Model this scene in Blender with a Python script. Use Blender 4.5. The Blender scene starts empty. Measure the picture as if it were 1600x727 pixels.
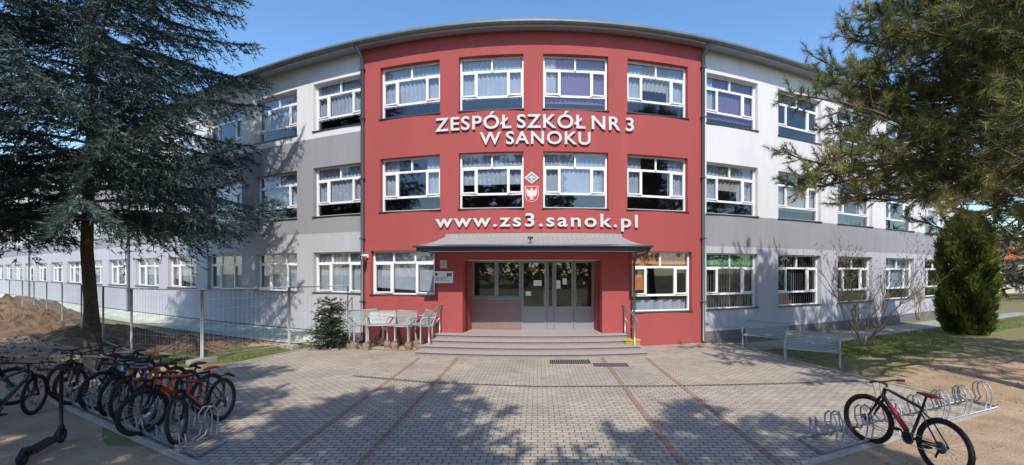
import bpy, math, random
import numpy as np
from mathutils import Vector, noise, Matrix
random.seed(7); rng=np.random.default_rng(7)
S=bpy.context.scene
S.view_settings.view_transform='Standard'
COL=S.collection
# ------------------------------------------------------------ materials
def mat(name,col,rough=.7,metal=0,nscale=0,namt=.15,bump=0,bscale=None,spec=.3,col2=None,trans=0):
    m=bpy.data.materials.new(name); m.use_nodes=True
    nt=m.node_tree; N=nt.nodes; L=nt.links; b=N['Principled BSDF']
    b.inputs['Base Color'].default_value=(*col,1); b.inputs['Roughness'].default_value=rough
    b.inputs['Metallic'].default_value=metal; b.inputs['Specular IOR Level'].default_value=spec
    tc=N.new('ShaderNodeTexCoord')
    if nscale:
        n=N.new('ShaderNodeTexNoise'); n.inputs['Scale'].default_value=nscale; n.inputs['Detail'].default_value=8
        n.inputs['Roughness'].default_value=.65
        L.new(tc.outputs['Object'],n.inputs['Vector'])
        r=N.new('ShaderNodeValToRGB'); r.color_ramp.elements[0].position=.3; r.color_ramp.elements[1].position=.7
        c2=col2 if col2 else tuple(min(1,c*(1+namt)) for c in col)
        c1=col if col2 else tuple(c*(1-namt) for c in col)
        r.color_ramp.elements[0].color=(*c1,1); r.color_ramp.elements[1].color=(*c2,1)
        L.new(n.outputs['Fac'],r.inputs['Fac']); L.new(r.outputs['Color'],b.inputs['Base Color'])
    if bump:
        n2=N.new('ShaderNodeTexNoise'); n2.inputs['Scale'].default_value=bscale or nscale or 20; n2.inputs['Detail'].default_value=6
        L.new(tc.outputs['Object'],n2.inputs['Vector'])
        bp=N.new('ShaderNodeBump'); bp.inputs['Strength'].default_value=bump; bp.inputs['Distance'].default_value=.02
        L.new(n2.outputs['Fac'],bp.inputs['Height']); L.new(bp.outputs['Normal'],b.inputs['Normal'])
    return m
def leafmat(name,col,tr=.3,rough=.55):
    m=bpy.data.materials.new(name); m.use_nodes=True; nt=m.node_tree; N=nt.nodes; L=nt.links
    b=N['Principled BSDF']; b.inputs['Base Color'].default_value=(*col,1); b.inputs['Roughness'].default_value=rough
    b.inputs['Specular IOR Level'].default_value=.25
    t=N.new('ShaderNodeBsdfTranslucent'); t.inputs['Color'].default_value=(*[min(1,c*1.3) for c in col],1)
    mx=N.new('ShaderNodeMixShader'); mx.inputs[0].default_value=tr
    L.new(b.outputs[0],mx.inputs[1]); L.new(t.outputs[0],mx.inputs[2]); L.new(mx.outputs[0],N['Material Output'].inputs[0])
    return m
def stucco(name,col):
    m=mat(name,col,.9,bump=.25,bscale=120,spec=.15)
    nt=m.node_tree;N=nt.nodes;L=nt.links;b=N['Principled BSDF']
    tc=N.new('ShaderNodeTexCoord'); mp=N.new('ShaderNodeMapping'); mp.inputs['Scale'].default_value=(1.3,1.3,.22)
    L.new(tc.outputs['Object'],mp.inputs[0])
    n=N.new('ShaderNodeTexNoise'); n.inputs['Scale'].default_value=1.1; n.inputs['Detail'].default_value=9; n.inputs['Roughness'].default_value=.7
    L.new(mp.outputs[0],n.inputs['Vector'])
    r=N.new('ShaderNodeValToRGB'); r.color_ramp.elements[0].position=.3;r.color_ramp.elements[1].position=.72
    r.color_ramp.elements[0].color=(*[c*.9 for c in col],1); r.color_ramp.elements[1].color=(*[min(1,c*1.06) for c in col],1)
    L.new(n.outputs['Fac'],r.inputs['Fac']); L.new(r.outputs[0],b.inputs['Base Color'])
    return m
def glassmat(name,fac=.11,tint=(.9,.95,1)):
    m=bpy.data.materials.new(name); m.use_nodes=True; nt=m.node_tree; N=nt.nodes; L=nt.links
    N.remove(N['Principled BSDF'])
    g=N.new('ShaderNodeBsdfGlossy'); g.inputs['Roughness'].default_value=.015; g.inputs['Color'].default_value=(*tint,1)
    t=N.new('ShaderNodeBsdfTransparent'); t.inputs['Color'].default_value=(.86,.9,.93,1)
    lw=N.new('ShaderNodeLayerWeight'); lw.inputs['Blend'].default_value=.5
    pw=N.new('ShaderNodeMath'); pw.operation='POWER'; pw.inputs[1].default_value=3.5; L.new(lw.outputs['Facing'],pw.inputs[0])
    ad=N.new('ShaderNodeMath'); ad.operation='MULTIPLY_ADD'; ad.inputs[1].default_value=.75; ad.inputs[2].default_value=fac; ad.use_clamp=True
    L.new(pw.outputs[0],ad.inputs[0])
    mx=N.new('ShaderNodeMixShader'); L.new(ad.outputs[0],mx.inputs[0]); L.new(t.outputs[0],mx.inputs[1]); L.new(g.outputs[0],mx.inputs[2])
    L.new(mx.outputs[0],N['Material Output'].inputs[0]); return m
def brickmat(name,c1,c2,mortar,bw=.2,rh=.1,ms=.008,stain=.25,bump=.35):
    m=bpy.data.materials.new(name); m.use_nodes=True; nt=m.node_tree; N=nt.nodes; L=nt.links; b=N['Principled BSDF']
    b.inputs['Roughness'].default_value=.88; b.inputs['Specular IOR Level'].default_value=.2
    tc=N.new('ShaderNodeTexCoord'); br=N.new('ShaderNodeTexBrick'); br.inputs['Scale'].default_value=1
    br.inputs['Brick Width'].default_value=bw; br.inputs['Row Height'].default_value=rh; br.inputs['Mortar Size'].default_value=ms
    br.inputs['Mortar Smooth'].default_value=.3
    br.inputs['Color1'].default_value=(*c1,1); br.inputs['Color2'].default_value=(*c2,1); br.inputs['Mortar'].default_value=(*mortar,1)
    L.new(tc.outputs['Object'],br.inputs['Vector'])
    n=N.new('ShaderNodeTexNoise'); n.inputs['Scale'].default_value=.7; n.inputs['Detail'].default_value=10; n.inputs['Roughness'].default_value=.7
    L.new(tc.outputs['Object'],n.inputs['Vector'])
    r=N.new('ShaderNodeValToRGB'); r.color_ramp.elements[0].position=.3; r.color_ramp.elements[1].position=.7
    r.color_ramp.elements[0].color=(1-stain,1-stain,1-stain,1); r.color_ramp.elements[1].color=(1.05,1.02,.98,1)
    L.new(n.outputs['Fac'],r.inputs[0])
    mx=N.new('ShaderNodeMix'); mx.data_type='RGBA'; mx.blend_type='MULTIPLY'; mx.inputs[0].default_value=1
    L.new(br.outputs['Color'],mx.inputs[6]); L.new(r.outputs[0],mx.inputs[7]); L.new(mx.outputs[2],b.inputs['Base Color'])
    bp=N.new('ShaderNodeBump'); bp.inputs['Strength'].default_value=bump; bp.inputs['Distance'].default_value=.01; bp.invert=True
    L.new(br.outputs['Fac'],bp.inputs['Height']); L.new(bp.outputs[0],b.inputs['Normal'])
    return m

RED=stucco('red_plaster',(.375,.088,.085)); WHITE=stucco('white_plaster',(.68,.68,.70)); GREY=stucco('grey_plaster',(.30,.30,.325))
LGREY=stucco('light_grey_plaster',(.46,.46,.50)); PLINTH=stucco('plinth_plaster',(.17,.16,.17))
PVC=mat('white_pvc',(.8,.8,.8),.35); GLASS=glassmat('window_glass'); ALU=mat('grey_aluminium',(.27,.285,.30),.4,.15)
SILL=mat('sill_metal',(.10,.11,.12),.4,.5); ROOFM=mat('roof_metal',(.17,.19,.20),.5,.4,nscale=2,namt=.15); FASC=mat('fascia_sheet',(.33,.35,.36),.5,.2,nscale=1.5,namt=.12)
CURT=mat('curtain_white',(.36,.39,.46),.9,nscale=3,namt=.12); CURT2=mat('curtain_cream',(.36,.34,.29),.9); CURTO=mat('curtain_orange',(.55,.2,.06),.9); CURTG=mat('valance_green',(.06,.3,.15),.9)
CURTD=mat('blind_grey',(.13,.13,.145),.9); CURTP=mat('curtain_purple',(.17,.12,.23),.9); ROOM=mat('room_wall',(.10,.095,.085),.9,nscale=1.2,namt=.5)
LETTER=mat('letter_silver',(.60,.60,.61),.4); GRANITE=mat('step_granite',(.26,.22,.215),.5,0,nscale=60,namt=.3); PANELST=mat('polished_granite',(.24,.165,.155),.3,0,nscale=45,namt=.4)
STEEL=mat('galvanised_steel',(.42,.43,.44),.42,.75,nscale=25,namt=.18); STEELD=mat('painted_grey_steel',(.33,.36,.36),.5,.1)
BLK=mat('black_rubber',(.018,.018,.018),.75); BLKP=mat('black_paint',(.02,.02,.022),.3,spec=.5); CHROME=mat('bare_alloy',(.5,.5,.5),.3,.9)
CONC=mat('concrete',(.36,.34,.31),.9,0,nscale=8,namt=.2,bump=.3,bscale=60); YEL=mat('yellow_plastic',(.52,.38,.06),.5,nscale=9,namt=.1)
BARK=mat('bark',(.075,.058,.046),.95,0,nscale=14,namt=.45,bump=1,bscale=30); BARKT=mat('twig_bark',(.13,.095,.07),.95,nscale=10,namt=.3)
# ------------------------------------------------------------ mesh builder
class MB:
    def __init__(s,xf=None): s.v=[];s.f=[];s.m=[];s.s=[];s.xf=xf
    def add(s,vs,fs,m=0,sm=False):
        o=len(s.v)
        s.v+= [s.xf(*p) if s.xf else tuple(p) for p in vs]
        for f in fs: s.f.append([i+o for i in f]); s.m.append(m); s.s.append(sm)
    def quad(s,a,b,c,d,m=0): s.add([a,b,c,d],[(0,1,2,3)],m)
    def box(s,x0,x1,y0,y1,z0,z1,m=0,seg=1,R=None):
        vs=[];fs=[]
        for i in range(seg+1):
            x=x0+(x1-x0)*i/seg
            vs+=[(x,y0,z0),(x,y1,z0),(x,y1,z1),(x,y0,z1)]
        for i in range(seg):
            a=4*i;b=a+4
            fs+=[(a,b,b+3,a+3),(a+1,a+2,b+2,b+1),(a+3,b+3,b+2,a+2),(a,a+1,b+1,b)]
        fs+=[(0,3,2,1),(4*seg,4*seg+1,4*seg+2,4*seg+3)]
        if R is not None: vs=[tuple(R@Vector(p)) for p in vs]
        s.add(vs,fs,m)
    def path(s,pts,r,m=0,n=6,cap=True,closed=False):
        pts=[Vector(p) for p in pts]; k=len(pts)
        rs=r if isinstance(r,(list,tuple)) else [r]*k
        vs=[];fs=[];up=None
        for i,p in enumerate(pts):
            if closed: t=(pts[(i+1)%k]-pts[i-1])
            else: t=(pts[min(i+1,k-1)]-pts[max(i-1,0)])
            t=t.normalized() if t.length>1e-9 else Vector((0,0,1))
            if up is None:
                up=Vector((0,0,1)) if abs(t.z)<.9 else Vector((1,0,0))
            u=(up-t*up.dot(t)); 
            if u.length<1e-4: u=t.orthogonal()
            u.normalize(); w=t.cross(u); up=u
            for j in range(n):
                a=2*math.pi*j/n; q=p+(u*math.cos(a)+w*math.sin(a))*rs[i]; vs.append(tuple(q))
        for i in range(k if closed else k-1):
            i2=(i+1)%k
            for j in range(n):
                j2=(j+1)%n; fs.append((i*n+j,i2*n+j,i2*n+j2,i*n+j2))
        if cap and not closed: fs.append(tuple(range(n-1,-1,-1))); fs.append(tuple((k-1)*n+j for j in range(n)))
        s.add(vs,fs,m,n>3)
    def disc(s,c,ax,r,h,m=0,n=20): # cylinder
        c=Vector(c);ax=Vector(ax).normalized(); s.path([c-ax*h/2,c+ax*h/2],r,m,n)
    def ring(s,c,R,r,m=0,n=28,k=6,ax='y',fl=1):
        pts=[]
        for i in range(n):
            a=2*math.pi*i/n
            if ax=='y': pts.append((c[0]+R*math.cos(a),c[1],c[2]+R*math.sin(a)))
            else: pts.append((c[0]+R*math.cos(a),c[1]+R*math.sin(a),c[2]))
        s.path(pts,r,m,k,closed=True)
    def build(s,name,mats,parent=None,loc=None,rot=None):
        me=bpy.data.meshes.new(name); me.from_pydata(s.v,[],s.f)
        for m in mats: me.materials.append(m)
        me.polygons.foreach_set('material_index',s.m); me.polygons.foreach_set('use_smooth',s.s); me.update()
        o=bpy.data.objects.new(name,me); COL.objects.link(o)
        if parent: o.parent=parent
        if loc: o.location=loc
        if rot: o.rotation_euler=rot
        return o
def empty(name,loc=(0,0,0)):
    e=bpy.data.objects.new(name,None); e.location=loc; COL.objects.link(e); return e
def trimesh(name,V,midx,mats,parent=None):
    """V: (n,3,3) triangles"""
    n=len(V); me=bpy.data.meshes.new(name)
    me.vertices.add(n*3); me.vertices.foreach_set('co',V.reshape(-1).astype(np.float32))
    me.loops.add(n*3); me.loops.foreach_set('vertex_index',np.arange(n*3,dtype=np.int32))
    me.polygons.add(n); me.polygons.foreach_set('loop_start',np.arange(0,n*3,3,dtype=np.int32))
    try: me.polygons.foreach_set('loop_total',np.full(n,3,dtype=np.int32))
    except Exception: pass
    for m in mats: me.materials.append(m)
    me.polygons.foreach_set('material_index',midx.astype(np.int32)); me.update(calc_edges=True)
    o=bpy.data.objects.new(name,me); COL.objects.link(o)
    if parent: o.parent=parent
    return o
def norm(a): return a/np.maximum(np.linalg.norm(a,axis=-1,keepdims=True),1e-9)
def needles(P,D,n,length,width,spread,jit=.3):
    """P,D (k,3) -> tris"""
    k=len(P); Pn=np.repeat(P,n,0); Dn=np.repeat(D,n,0)
    d=norm(Dn+rng.normal(0,spread,(k*n,3))); L=length*(1+rng.uniform(-jit,jit,(k*n,1)))
    base=Pn+Dn*rng.uniform(-.5,.5,(k*n,1))*length
    w=norm(np.cross(d,rng.normal(0,1,(k*n,3))))*width/2
    return np.stack([base-w,base+w,base+d*L],1)

# ------------------------------------------------------------ school building (curved front)
D=14.5
def bend(x,y,z):
    th=math.atan2(x,D); r=math.hypot(x,D)
    tx=th*math.sin(th)+math.cos(th); ty=math.sin(th); l=math.hypot(tx,ty)
    o=y-D
    return (r*th-ty/l*o, r+tx/l*o, z)
school=empty('school_building')
def wallgrid(mb,x0,x1,z0,z1,y,ops,bands,mred,step=.6,rev=.2):
    xs={x0,x1}; zs={z0,z1}
    for a,b,c,d in ops: xs|={a,b}; zs|={c,d}
    for zb,_ in bands:
        if z0<zb<z1: zs.add(zb)
    n=int((x1-x0)/step)
    for i in range(1,n):
        x=x0+(x1-x0)*i/n
        if all(abs(x-q)>.12 for q in xs): xs.add(x)
    xs=sorted(xs); zs=sorted(zs)
    def bm(z):
        m=bands[0][1]
        for zb,mm in bands:
            if z>zb: m=mm
        return m
    for i in range(len(xs)-1):
        for j in range(len(zs)-1):
            cx=(xs[i]+xs[i+1])/2; cz=(zs[j]+zs[j+1])/2
            if any(a<cx<b and c<cz<d for a,b,c,d in ops): continue
            mb.quad((xs[i],y,zs[j]),(xs[i+1],y,zs[j]),(xs[i+1],y,zs[j+1]),(xs[i],y,zs[j+1]),bm(cz))
    for a,b,c,d in ops:
        m=bm((c+d)/2); e=y+rev+.1
        mb.quad((a,y,c),(a,y,d),(a,e,d),(a,e,c),m); mb.quad((b,y,c),(b,e,c),(b,e,d),(b,y,d),m)
        mb.quad((a,y,d),(b,y,d),(b,e,d),(a,e,d),m); mb.quad((a,y,c),(a,e,c),(b,e,c),(b,y,c),m)
fr=MB(bend); gl=MB(bend); cu=MB(bend); si=MB(bend)
def pane(a,b,c,d,y):
    j=[random.uniform(-.005,.005) for _ in range(3)]
    gl.quad((a,y+j[0],c),(b,y+j[1],c),(b,y+j[1]+j[2],d),(a,y+j[0]+j[2],d),0)
def curtain(a,b,c,d,y,m,amp=.03,per=.16):
    n=max(6,int((b-a)/.045)); vs=[];fs=[]; ph=random.uniform(0,6)
    for i in range(n+1):
        x=a+(b-a)*i/n; o=amp*math.sin(2*math.pi*x/per+ph)+random.uniform(-.008,.008)
        vs+=[(x,y+o,c),(x,y+o*.8,d)]
    for i in range(n): fs.append((2*i,2*i+2,2*i+3,2*i+1))
    cu.add(vs,fs,m,True)
def window(x0,x1,z0,z1,y,kind,cstyle):
    w=x1-x0;h=z1-z0;t=.055
    yf=y+.16
    def vb(x,a,b,dy=0,ww=t): fr.box(x-ww/2,x+ww/2,yf-dy,yf+.06,a,b)
    def hb(z,a,b,dy=.003,hh=t): fr.box(a,b,yf-dy,yf+.063,z-hh/2,z+hh/2)
    vb(x0+t/2,z0,z1,.006); vb(x1-t/2,z0,z1,.006); hb(z0+t/2,x0,x1); hb(z1-t/2,x0,x1)
    zt=z1-.26*h; zb=z0+.27*h
    def sash(a,b,c,d):
        q=.045
        fr.box(a,a+q,yf-.022,yf+.03,c,d);fr.box(b-q,b,yf-.022,yf+.03,c,d)
        fr.box(a+q,b-q,yf-.02,yf+.03,c,c+q);fr.box(a+q,b-q,yf-.02,yf+.03,d-q,d)
    i0=x0+t;i1=x1-t;gy=yf+.03
    if kind=='A':
        hb(zt,i0,i1,.003,.075); hb(zb,i0,i1,.003,.075)
        xm=(x0+x1)/2; vb(xm,zt,z1-t,0)
        a=x0+.26*w;b=x0+.75*w
        vb(a,zb,zt,0);vb(b,zb,zt,0)
        sash(i0,a-.02,zb+.03,zt-.03); sash(b+.02,i1,zb+.03,zt-.03)
        pane(i0,xm,zt,z1-t,gy);pane(xm,i1,zt,z1-t,gy)
        pane(i0,a,zb,zt,gy);pane(a,b,zb,zt,gy);pane(b,i1,zb,zt,gy);pane(i0,i1,z0+t,zb,gy)
    elif kind=='B':
        zt=z1-.27*h
        hb(zt,i0,i1,.003,.075)
        for q in (.33,.67): vb(x0+q*w,zt,z1-t,0)
        a=x0+.31*w; b=x0+.69*w; vb(a,z0+t,zt,0); vb(b,z0+t,zt,0); sash(i0,a-.02,z0+t,zt-.03); sash(b+.02,i1,z0+t,zt-.03)
        for p,q in ((i0,x0+.33*w),(x0+.33*w,x0+.67*w),(x0+.67*w,i1)): pane(p,q,zt,z1-t,gy)
        for p,q in ((i0,a),(a,b),(b,i1)): pane(p,q,z0+t,zt,gy)
    si.box(x0-.03,x1+.03,y-.05,yf-.01,z0-.025,z0+.008)
    cy=yf+.13
    zc=z0+.25*h if kind=='A' else z0
    if cstyle=='full': curtain(x0,x1,zc,z1,cy,0)
    elif cstyle=='sides': curtain(x0,x0+.27*w,zc,z1,cy,0);curtain(x1-.27*w,x1,zc,z1,cy,0)
    elif cstyle=='top': curtain(x0,x1,z0+.45*h,z1,cy,0)
    elif cstyle=='mid': curtain(x0,x0+.3*w,zc,z1,cy,0);curtain(x0+.3*w,x0+.7*w,z0+.5*h,z1,cy+.01,1);curtain(x0+.7*w,x1,zc,z1,cy,0)
    elif cstyle=='cream': curtain(x0,x1,z0+.2*h,z1,cy,1,.015)
    elif cstyle=='orange':
        curtain(x0,x1,z1-.45,z1,cy,2); curtain(x0,x0+.3*w,z0+.75,z1,cy+.03,2); curtain(x0,x1,z0,z0+.4,cy+.05,0,.05,.35)
    elif cstyle=='purple': curtain(x0,x1,z0+.15*h,z1,cy,5,.02); curtain(x0,x0+.2*w,zc,z1,cy-.04,0)
    elif cstyle=='blinds' or cstyle=='gblinds':
        n=int(w/.11)
        for i in range(n):
            xx=x0+.03+i*w/n; cu.quad((xx,cy,z0+.02),(xx+.075,cy+.035,z0+.02),(xx+.075,cy+.035,z1-.03),(xx,cy,z1-.03),4 if random.random()<.8 else 1)
        if cstyle=='gblinds': curtain(x0,x1,z1-.45,z1,cy-.06,3)
    elif cstyle=='lightblind': cu.quad((x0,cy,z0+random.uniform(0,.5)),(x1,cy,z0+.1),(x1,cy,z1),(x0,cy,z1),0)
redc=[-4.47,-1.585,1.30,4.19]
F2=(8.12,9.98);F1=(4.76,6.68)
walls=MB(bend)
redops=[]
for k,c in enumerate(redc):
    a,b=c-1.11,c+1.11
    redops+= [(a,b,*F2),(a,b,*F1)]
    window(a,b,*F2,D,'A',['full','full','purple','mid'][k]); window(a,b,*F1,D,'A',['sides','top','full','sides'][k])
redops.append((-5.95,-3.55,1.78,3.36)); window(-5.95,-3.55,1.78,3.36,D,'B','lightblind')
redops.append((3.25,5.45,1.2,3.32)); window(3.25,5.45,1.2,3.32,D,'A','orange')
DX0,DX1,DZ0,DZ1=-2.47,2.12,.54,3.0
redops.append((DX0,DX1,0,DZ1))
wallgrid(walls,-6.3,5.92,0,10.8,D,redops,[(0,0)],0,step=.55)
Wy=D+.12
for x in (-6.3,5.92): walls.quad((x,D,0),(x,Wy+.02,0),(x,Wy+.02,10.8),(x,D,10.8),0)
lops=[];styles=['none','sides','full','none','top','full','mid','sides','full','sides']
random.seed(3)
for k in range(19):
    c=-7.42-2.885*k; a,b=c-1.06,c+1.06
    for (z0,z1),kd in ((F2,'A'),(F1,'A'),((1.8,3.36),'B')):
        lops.append((a,b,z0,z1)); window(a,b,z0,z1,Wy,kd,(random.choice(styles) if k>1 else 'full') if kd=='A' else random.choice(['lightblind','full','lightblind']))
LX=-62
wallgrid(walls,LX,-6.3,0,10.8,Wy,lops,[(0,4),(.33,3),(4.1,2),(7.85,1)],0,step=.9)
rops=[]
for k in range(5):
    c=7.2+3.13*k; a,b=c-1.08,c+1.1
    for (z0,z1),st in ((F2,['purple','none','sides','none','full'][k]),(F1,['mid','cream','sides','none','full'][k]),((1.2,3.3),['gblinds','blinds','blinds','full','none'][k])):
        rops.append((a,b,z0,z1)); window(a,b,z0,z1,Wy,'A',st)
RX=21.6
wallgrid(walls,5.92,RX,0,10.8,Wy,rops,[(0,4),(.4,3),(3.55,2),(4.74,1)],0,step=.9)
walls.quad((RX,Wy,0),(RX,D+8,0),(RX,D+8,10.8),(RX,Wy,10.8),1)
walls.build('walls',[RED,WHITE,GREY,LGREY,PLINTH],school)
fr.build('window_frames',[PVC],school); gl.build('window_glass_panes',[GLASS],school)
cu.build('curtains',[CURT,CURT2,CURTO,CURTG,CURTD,CURTP],school); si.build('window_sills',[SILL],school)
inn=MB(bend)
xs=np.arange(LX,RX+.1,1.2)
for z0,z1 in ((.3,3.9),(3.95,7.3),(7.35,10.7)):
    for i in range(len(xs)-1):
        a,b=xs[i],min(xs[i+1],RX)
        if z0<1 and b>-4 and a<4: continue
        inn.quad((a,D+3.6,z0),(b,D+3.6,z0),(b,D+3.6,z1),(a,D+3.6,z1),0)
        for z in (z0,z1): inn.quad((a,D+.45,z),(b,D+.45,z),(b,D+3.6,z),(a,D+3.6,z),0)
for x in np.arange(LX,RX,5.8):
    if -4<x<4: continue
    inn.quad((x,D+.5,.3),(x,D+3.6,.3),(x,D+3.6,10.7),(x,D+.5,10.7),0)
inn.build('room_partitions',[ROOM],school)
# roof
rf=MB(bend)
def strip(prof,mi,x0=LX-.3,x1=RX+.35,n=95):
    vs=[];fs=[];k=len(prof)
    for i in range(n+1):
        x=x0+(x1-x0)*i/n
        vs+=[(x,D+p[0],p[1]) for p in prof]
    for i in range(n):
        for j in range(k-1): a=i*k+j; fs.append((a,a+k,a+k+1,a+1))
    rf.add(vs,fs,mi)
strip([(.2,10.79),(-.36,10.72),(-.36,10.88)],1)
strip([(-.37,10.86),(-.40,10.86),(-.40,10.93),(-.32,10.97),(8,11.6),(8,0)],0)
strip([(-.38,10.92),(-.46,10.92),(-.49,10.87),(-.49,10.82),(-.46,10.78),(-.40,10.76),(-.38,10.76)],0)
rf.build('roof',[ROOFM,FASC],school)
dp=MB(bend)
for x in (-6.22,5.84,-20.6,-36):
    yy=D-.08 if abs(x)<7 else Wy-.08
    dp.path([(x,D-.42,10.8),(x,D-.40,10.66),(x,yy,10.4),(x,yy,5),(x,yy,.12),(x,yy-.1,.03)],.055,0,10)
    for z in (1.5,3.8,6,8.2,10): dp.box(x-.075,x+.075,yy-.07,yy+.07,z,z+.04)
dp.build('downspouts',[mat('downspout_metal',(.12,.14,.15),.4,.4)],school)
# porch
po=MB(bend)
po.box(-3.3,DX0,D-.28,D-.004,0,3.25,0,3); po.box(DX1,3.02,D-.28,D-.004,0,3.25,0,3)
po.box(DX0,DX1,D-.27,D-.003,DZ1,3.25,0,8)
RY=D+.75
po.quad((DX0,D-.01,.5),(DX0,RY+.1,.5),(DX0,RY+.1,DZ1),(DX0,D-.01,DZ1),0)
po.quad((DX1,D-.01,.5),(DX1,RY+.1,.5),(DX1,RY+.1,DZ1),(DX1,D-.01,DZ1),0)
for i in range(8):
    a=DX0+(DX1-DX0)*i/8;b=DX0+(DX1-DX0)*(i+1)/8
    po.quad((a,D-.26,DZ1-.002),(b,D-.26,DZ1-.002),(b,RY+.1,DZ1-.002),(a,RY+.1,DZ1-.002),1)
po.build('porch',[RED,WHITE],school)
dr=MB(bend)
dr.box(DX0,-.62,RY-.02,RY+.12,.54,1.62,2,3); dr.box(DX0,-.62,RY-.06,RY+.14,1.62,1.67,0,3)
def aframe(a,b,c,d,y=RY,t=.07,lower=None):
    dr.box(a,a+t,y,y+.07,c,d);dr.box(b-t,b,y,y+.07,c,d)
    dr.box(a+t,b-t,y+.002,y+.068,d-t,d);dr.box(a+t,b-t,y+.002,y+.068,c,c+t)
    g0=c+t
    if lower: dr.box(a+t,b-t,y+.018,y+.06,c+t,lower); dr.box(a+t,b-t,y+.002,y+.068,lower,lower+.06); g0=lower+.06
    dr.quad((a+t,y+.035,g0),(b-t,y+.035,g0),(b-t,y+.035,d-t),(a+t,y+.035,d-t),1)
aframe(DX0,-1.55,1.67,3.0); aframe(-1.545,-.625,1.67,3.0)
aframe(-.62,.35,.54,3.0,RY,.09,1.3); aframe(.355,.615,.54,3.0,RY,.06,1.3); aframe(.62,1.355,.54,3.0,RY,.08,1.3); aframe(1.36,DX1,.54,3.0,RY,.08,1.3)
for x in (-.62,.352,.618,1.357): dr.box(x-.006,x+.006,RY-.006,RY+.01,.56,2.98,7)
for x in (.24,1.28,1.46): dr.path([(x,RY-.01,1.5),(x,RY-.07,1.5),(x,RY-.07,1.95),(x,RY-.01,1.95)],.014,3,6)
for (x,z,w,h) in ((.0,2.1,.3,.2),(.75,2.0,.22,.3),(1.02,2.15,.16,.22),(-.35,1.75,.2,.15)): dr.quad((x-w/2,RY+.03,z),(x+w/2,RY+.03,z),(x+w/2,RY+.03,z+h),(x-w/2,RY+.03,z+h),4)
for (x,z) in ((-.15,2.55),(1.85,2.5),(1.0,2.6),(1.75,2.2)):
    dr.box(x-.045,x+.045,RY+.02,RY+.03,z-.045,z+.045,6)
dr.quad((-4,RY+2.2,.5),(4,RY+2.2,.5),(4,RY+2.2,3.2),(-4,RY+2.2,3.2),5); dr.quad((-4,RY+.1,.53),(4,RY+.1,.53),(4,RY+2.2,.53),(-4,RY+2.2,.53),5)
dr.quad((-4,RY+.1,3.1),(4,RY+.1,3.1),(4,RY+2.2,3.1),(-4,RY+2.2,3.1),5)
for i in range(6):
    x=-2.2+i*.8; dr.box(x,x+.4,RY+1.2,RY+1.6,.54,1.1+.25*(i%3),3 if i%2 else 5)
dr.build('entrance_doors',[ALU,GLASS,PANELST,STEEL,mat('paper',(.75,.74,.7),.8),ROOM,mat('yellow_sticker',(.6,.5,.1),.6),BLK],school)
# canopy
cn=MB(bend)
cx0,cx1=-3.48,3.2
cn.box(cx0,cx1,D-1.42,D-1.38,3.24,3.40,1,10)
cn.box(cx0,cx0+.04,D-1.38,D-.01,3.24,3.40,1); cn.box(cx1-.04,cx1,D-1.38,D-.01,3.24,3.40,1)
for i in range(10):
    a=cx0+.04+(cx1-cx0-.08)*i/10;b=cx0+.04+(cx1-cx0-.08)*(i+1)/10
    cn.quad((a,D-1.38,3.27),(b,D-1.38,3.27),(b,D-.29,3.27),(a,D-.29,3.27),2)
nx=176;vs=[];fs=[]
for i in range(nx+1):
    s=i/nx; xb=cx0-.06+(cx1-cx0+.12)*s
    zt=3.84
    edge=min(1,min(xb-cx0+.06,cx1+.06-xb)/.5)
    rib=.03*(1 if i%4<2 else 0)
    vs+=[(xb,D-1.5,3.42+rib),(xb,D-.01,3.42+(zt-3.42)*edge+rib),(xb,D-1.5,3.39)]
for i in range(nx):
    a=3*i; fs+=[(a,a+3,a+4,a+1),(a+2,a+5,a+3,a)]
cn.add(vs,fs,0)
cn.box(cx0+.35,cx1-.35,D-.1,D-.012,3.80,3.90,0,8)
cn.path([(cx0-.05,D-1.53,3.40),(cx0+1,D-1.53,3.40)]+[(cx0+1+i*.55,D-1.53,3.40) for i in range(1,9)]+[(cx1+.05,D-1.53,3.40)],.045,1,8)
cn.path([(cx1-.02,D-1.53,3.38),(cx1-.02,D-1.3,3.2),(cx1-.03,D-.36,3.05),(cx1-.03,D-.33,.2)],.035,1,8)
cn.path([(-.2,D-1.4,3.5),(-.2,D-1.4,3.62)],.02,1); cn.box(-.27,-.13,D-1.46,D-1.34,3.6,3.68,1)
cn.build('canopy',[mat('canopy_sheet',(.36,.37,.37),.45,.3),SILL,WHITE],school)
# steps
st=MB(bend)
for i,(y0,w) in enumerate(((D-1.62,3.22),(D-1.28,3.16),(D-.94,3.10),(D-.60,3.04))):
    z0=i*.135; y1=D-.285
    st.box(-w-.2,w-.2+.02,y0,y1,z0+.0,z0+.105,0,12); st.box(-w-.225,w-.2+.045,y0-.035,y1,z0+.105,z0+.135,1,12)
st.box(DX0,DX1,D-.285,RY+.1,.1,.538,1,8)
st.build('entrance_steps',[GRANITE,mat('step_tread',(.36,.31,.295),.5,nscale=50,namt=.2)],school)
hr=MB(bend)
for x in (-3.15,2.8):
    for (y,z) in ((D-1.3,.27),(D-.5,.54)):
        hr.path([(x,y,z),(x,y,z+.95)],.02,0,8)
    hr.path([(x,D-1.62,.9),(x,D-1.5,1.1),(x,D-.5,1.5),(x,D-.3,1.5)],.022,0,8); hr.path([(x,D-1.3,.75),(x,D-.5,1.05)],.014,0,6)
hr.build('handrails',[STEEL],school)
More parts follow.
